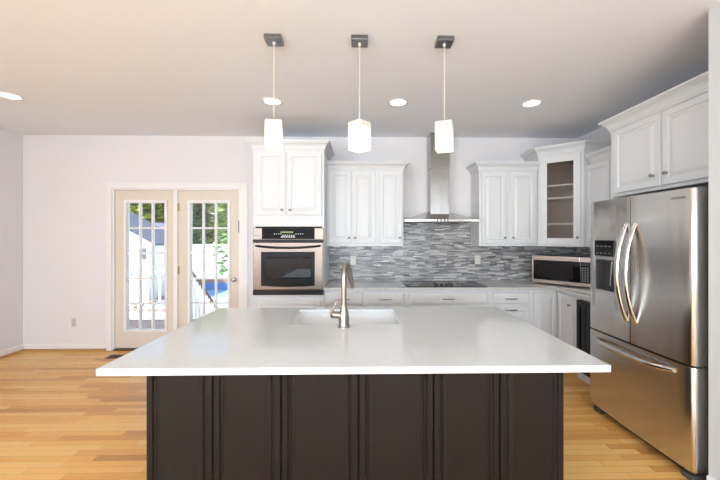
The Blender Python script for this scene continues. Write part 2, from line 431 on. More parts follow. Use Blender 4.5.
# ------------------------------------------------------------------ cabinets
CROWN = [(0, 0), (.010, 0), (.010, .016), (.016, .018), (.016, .024), (.022, .042), (.036, .060), (.050, .068), (.050, .076), (.058, .076), (.058, .082), (.068, .084), (.068, .100), (0, .100)]
def crown(path, z, parent, mat=None, hs=1.0):
    return MB().sweep(path, [(o, z+zz*hs) for o, zz in CROWN]).build('cornice', mat or M['cab'], parent)
DT = .020
def raised(x0, x1, z0, z1, y, parent, name='door', mat=None, fw=.052, t=DT):
    """raised-panel front facing -y: its back lies at y"""
    p = [(0, y-t+.004), (.004, y-t), (fw-.008, y-t), (fw-.003, y-t+.010), (fw+.006, y-t+.012), (fw+.030, y-t+.003), (fw+.033, y-t+.002)]
    return MB().rings(x0, x1, z0, z1, p, y-.0006).build(name, mat or M['cab'], parent)
def slab(x0, x1, z0, z1, y, parent, name='drawer'):
    p = [(0, y-t_) for t_ in ()] + [(0, y-DT+.008), (.006, y-DT+.002), (.012, y-DT)]
    return MB().rings(x0, x1, z0, z1, p, y-.0006).build(name, M['cab'], parent)
def knob(x, z, y, parent):
    return MB().lathe([(.010, 0), (.008, .004), (.006, .012), (.013, .018), (.015, .024), (.011, .029), (.003, .031)], 16,
                      Matrix.Translation((x, y, z)) @ Matrix.Rotation(PI/2, 4, 'X')).build('knob', M['knob'], parent, True)
def pull(x, z, y, parent, w=.13):
    pts = [(x-w/2, y, z), (x-w/2+.006, y-.018, z), (x-w/4, y-.028, z), (x, y-.030, z), (x+w/4, y-.028, z), (x+w/2-.006, y-.018, z), (x+w/2, y, z)]
    return MB().tube(pts, [.006, .0055, .006, .0065, .006, .0055, .006], 8).build('handle', M['knob'], parent, True)

# oven tower
TX0, TX1, TF = -1.19, -.406, 3.81
t = thing('oven_cabinet', 'tall white cabinet housing the wall oven beside the patio doors', 'cabinet')
c = MB().box(TX0, TX0+.02, TF, YB-.001, 0.0, 2.417).box(TX1-.02, TX1, TF, YB-.001, 0, 2.417).box(TX0+.02, TX1-.02, TF, YB-.001, 1.562, 2.417).box(TX0+.02, TX1-.02, TF, YB-.001, .0, .800).box(TX0+.02, TX1-.02, YB-.03, YB-.001, .80, 1.562)
c.build('carcass', M['cab'], t)
for x0, x1, kx in ((-1.150, -.832, -.868), (-.815, -.433, -.779)):
    d = raised(x0, x1, 1.69, 2.385, TF, t); knob(kx, 1.745, TF-DT, d)
d = raised(TX0+.04, TX1-.04, .13, .74, TF, t)
crown([(TX0, YB-.001), (TX0, TF), (TX1, TF), (TX1, YB-.001)], 2.417, t)

# wall cabinets on the back wall
UF, UB, UZ0, UZ1 = 4.09, YB-.001, 1.335, 2.247
def upper(name, label, x0, x1, doors, ends):
    t = thing(name, label, 'cabinet')
    MB().box(x0, x1, UF, UB, UZ0, UZ1).build('carcass', M['cab'], t)
    for a, b, k in doors:
        d = raised(a, b, 1.372, 2.226, UF, t); knob(k, 1.437, UF-DT, d)
    p = [(x0, UF), (x1, UF)]
    if ends[0]: p = [(x0, UB)] + p
    if ends[1]: p = p + [(x1, UB)]
    crown(p, UZ1, t); return t
upper('wall_cabinet', 'white two-door wall cabinet next to the oven tower', -.403, .203, [(-.380, -.112, -.137), (-.091, .182, -.066)], (0, 0))
upper('wall_cabinet', 'white single-door wall cabinet just left of the range hood', .2036, .516, [(.226, .498, .470)], (0, 1))
upper('wall_cabinet', 'white two-door wall cabinet just right of the range hood', 1.436, 2.146, [(1.461, 1.768, 1.737), (1.807, 2.118, 1.838)], (1, 0))

# diagonal corner cabinet with a glass door
A, B = Vector((2.150, 4.07)), Vector((2.500, 3.76)); CZ0, CZ1 = 1.335, 2.415
L = (B-A).length; ang = math.atan2(B.y-A.y, B.x-A.x)
t = thing('corner_cabinet', 'tall white diagonal corner wall cabinet with glass door and shelves', 'cabinet', (A.x, A.y, 0), ang)
R = Matrix.Rotation(-ang, 2)
loc = lambda x, y: tuple(R @ (Vector((x, y))-A))
poly = [(0, 0), (L, 0), loc(XR-.002, B.y), loc(XR-.002, YB-.002), loc(A.x, YB-.002)]
c = MB().prism(poly, CZ0, CZ0+.02).prism(poly, CZ1-.02, CZ1)
def wallseg(p, q, th, mb):
    p, q = Vector(p), Vector(q); d = (q-p).normalized(); n = Vector((-d.y, d.x))
    mb.prism([p, q, q+n*th, p+n*th], CZ0+.02, CZ1-.02)
for i in (1, 2, 3, 4): wallseg(poly[i], poly[(i+1) % 5], .018, c)
c.build('carcass', M['cab'], t)
inn = MB()
def inset(th):
    cx = sum(p[0] for p in poly)/5; cy = sum(p[1] for p in poly)/5
    out = []
    n = len(poly)
    for i in range(n):
        p0, p1, p2 = Vector(poly[i-1]), Vector(poly[i]), Vector(poly[(i+1) % n])
        d0, d1 = (p1-p0).normalized(), (p2-p1).normalized(); n0, n1 = Vector((-d0.y, d0.x)), Vector((-d1.y, d1.x))
        m = n0+n1; m = m/m.dot(n0); out.append(tuple(p1+m*th))
    return out
ip = inset(.0185)
# brown lining seen through the glass
ln = MB(); q = [Vector(p) for p in ip]
for i in (1, 2, 3, 4):
    a, b = q[i], q[(i+1) % 5]; d = (b-a).normalized(); n = Vector((-d.y, d.x)); ln.prism([a, b, b+n*.003, a+n*.003], CZ0+.021, CZ1-.021)
ln.prism(ip, CZ0+.0205, CZ0+.0235).prism(ip, CZ1-.0235, CZ1-.0205)
ln.build('lining', M['cabin'], t)
sp = inset(.024); sp = [(p[0], p[1]+(.015 if i < 2 else 0)) for i, p in enumerate(sp)]
for z in (1.600, 1.905, 2.055):
    MB().prism(sp, z-.010, z+.010).build('shelf', M['cab'], t)
ff = MB()
ff.box(0, .022, -.001, .018, CZ0, CZ1).box(L-.022, L, -.001, .018, CZ0, CZ1)
fx0, fx1 = .022, L-.022
fr = MB().box(.018, L-.018, -.0008, .0, CZ0, CZ0+.001)
d = MB(); gx0, gx1, gz0, gz1 = .098, L-.098, 1.432, 2.318; dz0, dz1 = 1.366, 2.396
y0, y1 = -.021, -.001
d.box(.026, gx0, y0, y1, dz0, dz1, .003).box(gx1, L-.026, y0, y1, dz0, dz1, .003).box(gx0, gx1, y0, y1, dz0, gz0, .003).box(gx0, gx1, y0, y1, gz1, dz1, .003)
dr = d.build('door', M['cab'], t)
MB().box(gx0, gx1, -.013, -.009, gz0, gz1).build('glass_pane', M['cabglass'], dr)
knob(L-.055, 1.44, y0, dr)
MB().box(0, .026, -.0005, .016, CZ0, CZ1).box(L-.026, L, -.0005, .016, CZ0, CZ1).box(.026, L-.026, -.0005, .016, CZ0, dz0+.02).box(.026, L-.026, -.0005, .016, dz1-.02, CZ1).build('face_frame', M['cab'], t)
crown([loc(A.x, YB-.002), (0, 0), (L, 0), loc(XR-.002, B.y)], CZ1, t)

# wall cabinet between the corner and the refrigerator (faces the left)
def on_right(y_start, x_face): return (x_face, y_start, 0), -PI/2
RUF = 2.53
lo, rz = on_right(3.757, RUF)
t = thing('wall_cabinet', 'narrow white wall cabinet between glass corner cabinet and refrigerator', 'cabinet', lo, rz)
wd = 3.757-3.012
MB().box(0, wd, 0, XR-.002-RUF, UZ0, UZ1).build('carcass', M['cab'], t)
for a, b, k in ((.03, .365, .335), (.385, .72, .415)):
    d = raised(a, b, 1.372, 2.226, 0, t); knob(k, 1.437, -DT, d)
crown([(.07, 0), (wd, 0)], UZ1, t)

# cabinet over the refrigerator
OF = 2.25
lo, rz = on_right(3.01, OF)
t = thing('wall_cabinet', 'deep white two-door cabinet above the refrigerator', 'cabinet', lo, rz); wd = 3.01-1.925
MB().box(0, wd, 0, XR-.002-OF, 1.80, 2.387).build('carcass', M['cab'], t)
for a, b, k in ((.055, .518, .462), (.535, 1.03, .578)):
    d = raised(a, b, 1.826, 2.372, 0, t); knob(k, 1.912, -DT, d)
crown([(0, XR-.002-OF), (0, 0), (wd, 0)], 2.387, t)

# base cabinets of the back run
BF, BZ = 3.81, .849
def base(label, x0, x1, top, lower, name='base_cabinet'):
    t = thing(name, label, 'cabinet')
    MB().box(x0, x1, BF, YB-.012, .10, BZ).box(x0, x1, BF+.06, YB-.012, 0, .10).build('carcass', M['cab'], t)
    d = slab(top[0], top[1], .690, .820, BF, t); pull((top[0]+top[1])/2, .752, BF-DT, d)
    for kind, a, b, z0, z1 in lower:
        d = raised(a, b, z0, z1, BF, t, 'drawer' if kind == 'drawer' else 'door')
        if kind == 'drawer': pull((a+b)/2, z1-.04, BF-DT, d)
        else: knob(b-.03 if kind == 'l' else a+.03, z1-.06, BF-DT, d)
    return t
base('white base cabinet with one drawer next to the oven tower', -.403, .050, (-.388, .024), [('l', -.388, .024, .13, .665)])
base('white base cabinet with one drawer just left of the cooktop cabinet', .0505, .518, (.077, .487), [('r', .077, .487, .13, .665)])
base('wide white base cabinet with long drawer beneath the cooktop', .5185, 1.459, (.549, 1.431), [('l', .549, .982, .13, .665), ('r', .998, 1.431, .13, .665)])
base('white base cabinet with stacked drawers right of the cooktop', 1.4595, 1.925, (1.487, 1.897), [('drawer', 1.487, 1.897, .41, .667), ('drawer', 1.487, 1.897, .13, .39)])
# corner base cabinet
RF = 2.24
t = thing('corner_base_cabinet', 'white corner base cabinet with two doors meeting in the inside corner', 'cabinet')
CP = [(1.9255, BF), (RF, BF), (RF, 3.47), (2.829, 3.47), (2.829, YB-.012), (1.9255, YB-.012)]
MB().prism(CP, .10, BZ).prism([(1.9255, BF+.06), (RF+.06, BF+.06), (RF+.06, 3.47), (2.829, 3.47), (2.829, YB-.012), (1.9255, YB-.012)], 0, .0999).build('carcass', M['cab'], t)
raised(1.952, 2.212, .13, .822, BF, t, fw=.045)
o = raised(0, .265, .13, .822, 0, t, fw=.045); o.data.transform(Matrix.Translation((RF, 3.782, 0)) @ Matrix.Rotation(-PI/2, 4, 'Z'))
k = knob(.225, .722, -DT, o); k.data.transform(Matrix.Translation((RF, 3.782, 0)) @ Matrix.Rotation(-PI/2, 4, 'Z'))
# surround of the wine cooler
lo, rz = on_right(3.469, RF)
t = thing('appliance_surround', 'white panels framing the beverage cooler beside the refrigerator', 'cabinet panel', lo, rz); D = 2.829-RF
MB().box(0, .590, -.001, D, 0, .085, .002).build('plinth', M['cab'], t)
MB().box(0, .028, -.001, D, .0855, BZ).build('side_panel', M['cab'], t)
MB().box(.485, .590, -.001, D, .0855, BZ).build('side_panel', M['cab'], t)
MB().box(.0285, .4845, -.001, .02, .812, BZ).build('top_rail', M['cab'], t)
t = thing('beverage_cooler', 'black glass-door beverage cooler under the right worktop beside the refrigerator', 'cooler', (RF, 3.469, 0), rz)
MB().box(.034, .479, .01, D-.05, .0865, .806).build('body', M['black'], t)
d = MB().box(.032, .075, -.032, .008, .0875, .806, .004).box(.438, .481, -.032, .008, .0875, .806, .004).box(.075, .438, -.032, .008, .0875, .15, .003).box(.075, .438, -.032, .008, .755, .806, .003).build('door', M['black'], t)
MB().box(.075, .438, -.020, -.014, .15, .755).build('glass_pane', M['blackgl'], d)

# worktop of the two runs
wt = MB().prism([(-.403, 3.768), (2.198, 3.768), (2.198, 2.872), (2.830, 2.872), (2.830, YB-.0095), (-.403, YB-.0095)], .8495, .881, 'z', .003)
tag(wt.build('worktop', M['granite']), 'light grey stone worktop turning the corner along the back wall', 'countertop')

# ------------------------------------------------------------------ cooktop, hood
t = thing('cooktop', 'black glass cooktop set in the worktop under the hood', 'cooktop', (.978, 4.08, .8815))
MB().box(-.462, .462, -.255, .245, 0, .006, .002).build('glass_top', M['blackgl'], t)
def ring(mb, cx, cy, r, z):
    n = 40
    for (ra, rb) in ((r, r-.004),):
        vs = [[mb.bm.verts.new((cx+rr*math.cos(2*PI*i/n), cy+rr*math.sin(2*PI*i/n), z)) for i in range(n)] for rr in (ra, rb)]
        for i in range(n):
            j = (i+1) % n; mb.bm.faces.new((vs[0][i], vs[0][j], vs[1][j], vs[1][i]))
for cx, cy, r in ((-.31, -.11, .10), (-.31, .12, .08), (.31, -.11, .08), (.31, .12, .10), (0, .13, .09)):
    rg = MB(); ring(rg, cx, cy, r, .0065); rg.build('burner_ring', M['grey'], t)
for cx in (-.085, -.028, .028, .085):
    for cy in (-.12, -.055):
        if cy == -.055 and abs(cx) < .05: continue
        MB().lathe([(.021, .0062), (.021, .016), (.017, .024), (.004, .025)], 16, Matrix.Translation((cx, cy, 0))).build('knob', M['darkgrey'], t, True)

HC = .958
t = thing('range_hood', 'stainless steel chimney range hood above the cooktop', 'range hood')
hx0, hx1, hy0, hy1 = .518, 1.400, 3.95, YB-.0095
cx0, cx1, cyf = .866, 1.104, 4.185
b = MB(); bm = b.bm
def V(*c): return bm.verts.new(c)
lo4 = [V(hx0, hy0, 1.652), V(hx1, hy0, 1.652), V(hx1, hy1, 1.652), V(hx0, hy1, 1.652)]
tp4 = [V(cx0, hy1-.10, 1.765), V(cx1, hy1-.10, 1.765), V(cx1, hy1, 1.775), V(cx0, hy1, 1.775)]
bm.faces.new(lo4[::-1]); bm.faces.new(tp4)
for i in range(4): bm.faces.new((lo4[i], lo4[(i+1) % 4], tp4[(i+1) % 4], tp4[i]))
b.build('canopy', M['steelh'], t)
lp = MB().box(hx0, hx1, hy0, hy1, 1.628, 1.6515, .002).build('rim', M['bar'], t)
MB().box(cx0+.004, cx1-.004, cyf+.004, hy1, 1.64, 2.30).build('chimney', M['steelc'], t)
MB().box(cx0, cx1, cyf, hy1, 2.295, H-.001).build('chimney_cover', M['steelc'], t)
for i in range(4): MB().lathe([(.009, 0), (.009, .004)], 12, Matrix.Translation((.90+i*.04, hy0, 1.640)) @ Matrix.Rotation(PI/2, 4, 'X')).build('button', M['black'], t)
MB().box(hx0+.06, hx1-.06, hy0+.06, hy1-.05, 1.622, 1.6278).build('filter', M['grey'], t)

# ------------------------------------------------------------------ wall oven
OX0, OX1 = -1.187, -.410
t = thing('wall_oven', 'stainless wall oven with black control panel in the white tower', 'oven', ((OX0+OX1)/2, TF, .8005))
W = OX1-OX0; hw = W/2
MB().box(-hw+.03, hw-.03, .001, .54, 0, .745).build('body', M['darkgrey'], t)
cp = MB().box(-hw, hw, -.03, -.0005, .615, .745, .004).build('control_panel', M['steelo'], t)
MB().box(-hw+.098, hw-.098, -.0335, -.0298, .622, .742, .001).build('touch_panel', M['panelgl'], cp)
MB().box(-.085, .055, -.0345, -.0334, .690, .706).build('display', M['green'], cp)
for i in range(14):
    x = -.16+i*.024
    MB().box(x, x+.012, -.0345, -.0334, .658 if 4 <= i <= 9 else .676, .668 if 4 <= i <= 9 else .682).build('button', M['button'], cp)
for i in range(6):
    MB().box(-.08+i*.027, -.062+i*.027, -.0345, -.0334, .640, .651).build('button', M['button'], cp)
MB().box(-hw+.025, -hw+.065, -.0315, -.0298, .655, .662).build('badge', M['darkgrey'], cp)
MB().box(-hw, hw, -.045, -.0005, .588, .6145, .004).build('trim_strip', M['black'], t)
d = MB().box(-hw+.004, hw-.004, -.048, -.001, .062, .585, .006).build('door', M['steelo'], t)
MB().prism([(-.295, .108), (-.15, .098), (0, .095), (.15, .098), (.295, .108), (.295, .482), (-.295, .482)], -.052, -.0475, 'y').build('window_frame', M['blackpl'], d)
MB().box(-.245, .250, -.0535, -.0515, .185, .425).build('window_glass', M['blackgl'], d)
pts = []
for i in range(17):
    s = -1+i/8; pts.append((s*.355, -.048-.05*(1-s**6)*1.0, .548-.022*(1-s*s)))
MB().tube(pts, .012, 10, .9).build('handle', M['black'], d, True)
MB().box(-hw, hw, -.04, -.0005, .004, .058, .004).build('vent_grille', M['black'], t)

# ------------------------------------------------------------------ microwave
a, b = Vector((2.122, 4.162)), Vector((2.516, 3.659)); L = (b-a).length; an = math.atan2(b.y-a.y, b.x-a.x)
t = thing('microwave', 'stainless microwave with black glass door standing in the worktop corner', 'microwave', (a.x, a.y, .882), an)
MB().box(0, L, .012, .325, .012, .338, .004).build('body', M['darkgrey'], t)
for x, y in ((.05, .05), (L-.05, .05), (.05, .28), (L-.05, .28)):
    MB().lathe([(.014, 0), (.014, .013)], 12, Matrix.Translation((x, y, 0))).build('foot', M['black'], t)
d = MB().box(0, L*.835, -.012, .0115, .012, .052, .003).box(0, L*.835, -.012, .0115, .285, .338, .003).box(0, .022, -.012, .0115, .052, .285).build('door', M['steelh'], t)
MB().box(.022, L*.835, -.009, .0105, .052, .285).build('door_glass', M['blackgl'], d)
MB().box(.06, L*.72, -.0105, -.0088, .085, .255).build('window_screen', M['black'], d)
c = MB().box(L*.84, L, -.012, .0115, .012, .052, .003).box(L*.84, L, -.012, .0115, .285, .338, .003).box(L*.84, L, -.0095, .0115, .052, .285).build('control_panel', M['steelh'], t)
MB().box(L*.845, L-.006, -.0115, -.0092, .053, .284).build('keypad', M['black'], c)
for r in range(7):
    for q in range(3):
        x = L*.86+q*.026; MB().box(x, x+.017, -.0128, -.0114, .068+r*.024, .082+r*.024).build('button', M['grey'], c)
MB().box(L*.86, L-.02, -.0128, -.0114, .248, .272).build('display', M['darkgrey'], c)

# ------------------------------------------------------------------ refrigerator
FX, FY = 1.925, 2.836; FW = .896
t = thing('refrigerator', 'stainless french-door refrigerator with water dispenser against the right wall', 'refrigerator', (FX, FY, 0), -PI/2)
MB().box(.004, FW-.004, .105, .83, .035, 1.726, .006).build('case', M['darkgrey'], t)
def fdoor(x0, x1, z0, z1, rl, rr, name):
    def bulge(x):
        s = (x-FW/2)/(FW/2); return .010*s*s
    pts = []
    n = 14
    if rl:
        for k in range(7):
            an = k/6*PI/2; pts.append((x0+.016-.016*math.cos(an), bulge(x0)+.016-.016*math.sin(an)))
    else: pts.append((x0, bulge(x0)))
    for i in range(1, n):
        x = x0+(x1-x0)*i/n
        if (rl and x < x0+.018) or (rr and x > x1-.032): continue
        pts.append((x, bulge(x)))
    if rr:
        for k in range(7):
            an = k/6*PI/2; pts.append((x1-.03+.03*math.sin(an), bulge(x1)+.03-.03*math.cos(an)))
    else: pts.append((x1, bulge(x1)))
    pts += [(x1, .095), (x0, .095)]
    return MB().prism(pts, z0, z1, 'z', .003).build(name, M['steel'], t, True)
dl = fdoor(0, .4445, .688, 1.733, True, False, 'door'); dr = fdoor(.4505, FW, .688, 1.733, False, True, 'door')
dz = fdoor(0, FW, .064, .676, True, True, 'freezer_drawer')
MB().box(.003, FW-.003, .0955, .1045, .05, 1.728).build('gasket', M['rubber'], t)
# dispenser
cut(dl, MB().box(.087, .291, -.02, .075, 1.022, 1.262))
dp = MB().box(.083, .295, -.006, .030, 1.292, 1.418, .004).build('dispenser_panel', M['blackgl'], dl)
MB().box(.083, .295, -.004, .028, 1.291, 1.291, .002).build('dispenser_strip', M['grey'], dl)
MB().box(.087, .291, .068, .0745, 1.022, 1.262).box(.087, .091, .004, .068, 1.022, 1.262).box(.287, .291, .004, .068, 1.022, 1.262).box(.091, .287, .004, .068, 1.022, 1.030).build('dispenser_recess', M['darkgrey'], dl)
MB().tube([(.230, .030, 1.255), (.215, .034, 1.16), (.195, .045, 1.06)], .014, 8, .5).build('dispenser_lever', M['bar'], dl, True)
for i in range(4):
    for j in (0, 1): MB().box(.106+i*.045, .129+i*.045, -.0072, -.0058, 1.312+j*.055, 1.318+j*.055).build('button', M['grey'], dp)
def bow_handle(x, par):
    pts = []
    z0, z1 = .838, 1.540
    for i in range(25):
        s = -1+i/12; out = .075*(1-s*s)+.006; pts.append((x, -out+.008, (z0+z1)/2+s*(z1-z0)/2))
    MB().tube(pts, .020, 12, .62, up=Vector((1, 0, 0))).build('handle', M['bar'], par, True)
bow_handle(.406, dl); bow_handle(.487, dr)
pts = []
for i in range(25):
    s = -1+i/12; pts.append((.441+s*.338, -.062*(1-s**4)+.002, .622-.012*(1-s*s)))
MB().tube(pts, .016, 12, .7).build('handle', M['bar'], dz, True)
MB().box(.0, .06, .10, .20, 1.7335, 1.746, .004).build('hinge_cover', M['darkgrey'], t)
MB().box(FW-.06, FW, .10, .20, 1.7335, 1.746, .004).build('hinge_cover', M['darkgrey'], t)
MB().box(FW-.03, FW-.001, .04, .11, .6765, .6875, .002).build('hinge', M['chrome'], t)
MB().box(.03, FW-.03, .06, .12, .012, .062, .004).build('toe_grille', M['black'], t)
for x in (.03, FW-.09): MB().box(x, x+.075, .02, .13, .0, .040, .012).build('foot', M['darkgrey'], t)
lettering('SAMSUNG', .021, 'lettering', M['grey'], dr, Matrix.Translation((.806, .0052, 1.680)) @ Matrix.Rotation(math.radians(2), 4, 'Z') @ Matrix.Rotation(PI/2, 4, 'X'))

# ------------------------------------------------------------------ island
IX0, IX1, IY0, IY1 = -1.125, 1.097, 1.466, 2.730
top = MB().box(IX0, IX1, IY0, IY1, .850, .881, .004).build('island_worktop', M['quartz'])
SX0, SX1, SY0, SY1 = -.470, .255, 2.200, 2.645
cut(top, MB().box(SX0, SX1, SY0, SY1, .80, .95))
tag(top, 'large white quartz worktop with sink cutout on the dark island', 'countertop')
t = thing('island_cabinet', 'dark espresso island base with raised panels under white worktop', 'kitchen island')
JX = [-1.080, -.746, -.403, -.009, .374, .716, 1.050]; JY = 1.752
MB().box(JX[0], JX[-1], JY, 2.16, .10, .8495).box(JX[0], SX0-.06, 2.16, 2.69, .10, .8495).box(SX1+.06, JX[-1], 2.16, 2.69, .10, .8495).box(SX0-.06, SX1+.06, 2.676, 2.69, .10, .8495).box(JX[0]+.05, JX[-1]-.05, JY+.06, 2.63, 0, .10).build('carcass', M['esp'], t)
for a, b in zip(JX, JX[1:]):
    p = [(0, JY-.018), (.004, JY-.022), (.030, JY-.022), (.035, JY-.014), (.043, JY-.012), (.050, JY-.018), (.068, JY-.021), (.070, JY-.0205)]
    MB().rings(a+.0025, b-.0025, .105, .846, p, JY-.0005).build('panel', M['esp'], t)
# sink
t = thing('sink', 'white undermount sink in the island worktop behind the faucet', 'sink')
b = MB(); th = .012
def basin(mb):
    def loop(ins, z, r):
        pts = []
        x0, x1, y0, y1 = SX0-.006+ins, SX1+.006-ins, SY0-.006+ins, SY1+.006-ins
        for cx, cy, a0 in ((x1-r, y1-r, 0), (x0+r, y1-r, PI/2), (x0+r, y0+r, PI), (x1-r, y0+r, 1.5*PI)):
            for k in range(5):
                a = a0+k/4*PI/2; pts.append(mb.bm.verts.new((cx+r*math.cos(a), cy+r*math.sin(a), z)))
        return pts
    ls = [loop(-.02, .8492, .03), loop(0, .8492, .03), loop(.004, .70, .035), loop(.02, .655, .05), loop(.08, .645, .06)]
    for A_, B_ in zip(ls, ls[1:]):
        n = len(A_)
        for i in range(n): mb.bm.faces.new((A_[i], A_[(i+1) % n], B_[(i+1) % n], B_[i]))
    mb.bm.faces.new(ls[-1])
    lo_ = [loop(-.02, .838, .03), loop(-.012, .838, .03), loop(-.010, .65, .05), loop(.05, .632, .06)]
    for A_, B_ in zip([ls[0]]+lo_, lo_):
        n = len(A_)
        for i in range(n): mb.bm.faces.new((A_[i], A_[(i+1) % n], B_[(i+1) % n], B_[i]))
    mb.bm.faces.new(lo_[-1][::-1])
basin(b); b.build('basin', M['sink'], t, True)
MB().lathe([(.045, .6455), (.045, .648), (.03, .6485), (.028, .6465)], 24, Matrix.Translation(((SX0+SX1)/2, (SY0+SY1)/2, 0))).build('drain', M['chrome'], t, True)
# faucet
t = thing('faucet', 'brushed nickel pull-down faucet with side lever on the island', 'faucet', (-.104, 2.128, .8812))
MB().lathe([(.038, 0), (.038, .008), (.033, .012), (.032, .018), (.033, .045), (.032, .070), (.027, .095), (.021, .120), (.0175, .140), (.019, .146), (.018, .155)], 24).build('body', M['nickel'], t, True)
pts = [(0, 0, .14), (.0, .0, .25), (.001, .002, .32), (.002, .012, .355), (.006, .035, .380), (.012, .060, .388), (.020, .085, .376), (.028, .104, .350), (.034, .116, .315)]
MB().tube(pts, [.0165]*4+[.0158]*5, 14, up=Vector((1, 0, 0))).build('spout', M['nickel'], t, True)
MB().tube([(.034, .116, .317), (.036, .120, .305), (.046, .138, .245), (.049, .143, .222)], [.0150, .0165, .0165, .013], 14, up=Vector((1, 0, 0))).build('spray_head', M['nickel'], t, True)
MB().tube([(-.015, 0, .072), (-.060, -.004, .078), (-.074, -.005, .080), (-.082, -.005, .081)], [.024, .023, .026, .016], 14).build('valve', M['nickel'], t, True)
MB().tube([(-.080, -.005, .085), (-.079, -.006, .098), (-.062, -.008, .122), (-.048, -.010, .150), (-.042, -.012, .164), (-.030, -.014, .166)], [.009, .009, .007, .0065, .006, .006], 10).build('lever', M['nickel'], t, True)

# ------------------------------------------------------------------ outlets, switch, register
def plate(name, label, loc, mat, w=.072, h=.115, switch=False):
    t = thing(name, label, 'light switch' if switch else 'outlet', loc)
    MB().box(-w/2, w/2, -.006, -.0003, -h/2, h/2, .002).build('cover_plate', mat, t)
    if switch:
        MB().box(-.016, .016, -.010, -.0058, -.033, .033, .002).build('rocker', M['trim'], t)
    else:
        for s in (-1, 1):
            r = MB().box(-.017, .017, -.008, -.0058, s*.026-.016, s*.026+.016, .002).build('receptacle', mat, t)
            MB().box(-.008, -.005, -.0086, -.0079, s*.026-.006, s*.026+.006).box(.005, .008, -.0086, -.0079, s*.026-.006, s*.026+.006).build('slots', M['slot'], r)
plate('wall_outlet', 'ivory outlet on the mosaic tile just left of the faucet spout tip under the left wall cabinets', (-.094, YB-.0088, 1.143), M['ivory'])
bpy.data.objects['wall_outlet']['label'] = 'ivory outlet on the grey mosaic tile below the two-door cabinet near the faucet'
plate('wall_outlet', 'ivory outlet on the grey mosaic tile right of the range hood', (1.522, YB-.0088, 1.150), M['ivory'])
plate('wall_outlet', 'grey outlet low on the bare wall left of the patio doors', (-3.650, YB-.0003, .358), M['greyplate'], w=.052, h=.105)
plate('light_switch', 'white switch plate on the strip of wall between patio doors and oven tower', (-1.320, YB-.0003, 1.151), M['trim'], switch=True)
t = thing('floor_register', 'dark floor vent register in front of the patio doors', 'floor vent', (-2.90, 4.165, 0))
MB().box(-.15, .15, -.06, .06, .0003, .005, .001).build('frame', M['dark'], t)
s = MB()
for i in range(14): s.box(-.135+i*.02, -.125+i*.02, -.045, .045, .005, .0065)
s.build('louvers', M['black'], t)

# ------------------------------------------------------------------ pendants and recessed lights
def pendant(x, label, rot):
    t = thing('pendant_light', label, 'pendant light', (x, 2.225, 0), 0, 'pendant lights over the island')
    MB().box(-.054, .054, -.048, .050, H-.030, H-.0005, .002).build('canopy', M['chrome'], t)
    MB().lathe([(.010, H-.045), (.010, H-.0302)], 12).build('stem_collar', M['ivory'], t, True)
    MB().lathe([(.0035, 2.21), (.0035, H-.045)], 8).build('rod', M['cord'], t, True)
    s = .052
    b = MB(); c, sn = math.cos(rot), math.sin(rot)
    pts = [(c*px-sn*py, sn*px+c*py) for px, py in ((-s, -s), (s, -s), (s, s), (-s, s))]
    b.prism(pts, 0, .186, 'z', .004)
    o = b.build('shade', M['shade'], t); o.location = (0, 0, 2.008)
    MB().lathe([(.02, 2.1945), (.02, 2.202), (.006, 2.214)], 14).build('cap', M['nickel'], o, True).location = (0, 0, -2.008)
    for k in range(4):
        a = rot+k*PI/2
        for q in (-.022, .022):
            p = Vector((math.cos(a)*(s+.0002)-math.sin(a)*q, math.sin(a)*(s+.0002)+math.cos(a)*q, .164))
            MB().lathe([(.004, 0), (.004, .003)], 8, Matrix.Translation(p) @ Matrix.Rotation(a, 4, 'Z') @ Matrix.Rotation(PI/2, 4, 'Y')).build('screw', M['nickel'], o)
    return t
pendant(-.563, 'left pendant light with square frosted glass shade in front of the oven tower', math.radians(9))
pendant(-.006, 'middle pendant light with frosted glass shade turned corner forward', math.radians(45))
pendant(.551, 'right pendant light with square frosted shade in front of the hood chimney', math.radians(68))

def can_light(x, y, label):
    t = thing('recessed_light', label, 'ceiling light', (x, y, H), 0, 'recessed ceiling lights')
    rn = MB(); n = 32
    prof = [(.098, -.0005), (.098, -.004), (.090, -.006), (.076, -.006), (.074, -.0005)]
    rows = [[rn.bm.verts.new((r*math.cos(2*PI*i/n), r*math.sin(2*PI*i/n), z)) for i in range(n)] for r, z in prof]
    for A_, B_ in zip(rows, rows[1:]):
        for i in range(n): rn.bm.faces.new((A_[i], A_[(i+1) % n], B_[(i+1) % n], B_[i]))
    rn.build('trim_ring', M['trim'], t, True)
    MB().lathe([(.0735, -.0045), (.0735, -.0012)], 32).build('lens', M['lens'], t)
    l = lamp('can_lamp', 'AREA', (0, 0, -.012), (0, 0, 0), CAN_POWER, CAN_COLOR, shape='DISK', size=.14); l.parent = t
can_light(-.842, 3.26, 'recessed light above and behind the left pendant')
can_light(.361, 3.26, 'recessed light between the middle and right pendants')
can_light(1.655, 3.26, 'rightmost recessed light in front of the right wall cabinet')
can_light(-3.215, 3.18, 'recessed light near the left edge of the ceiling')

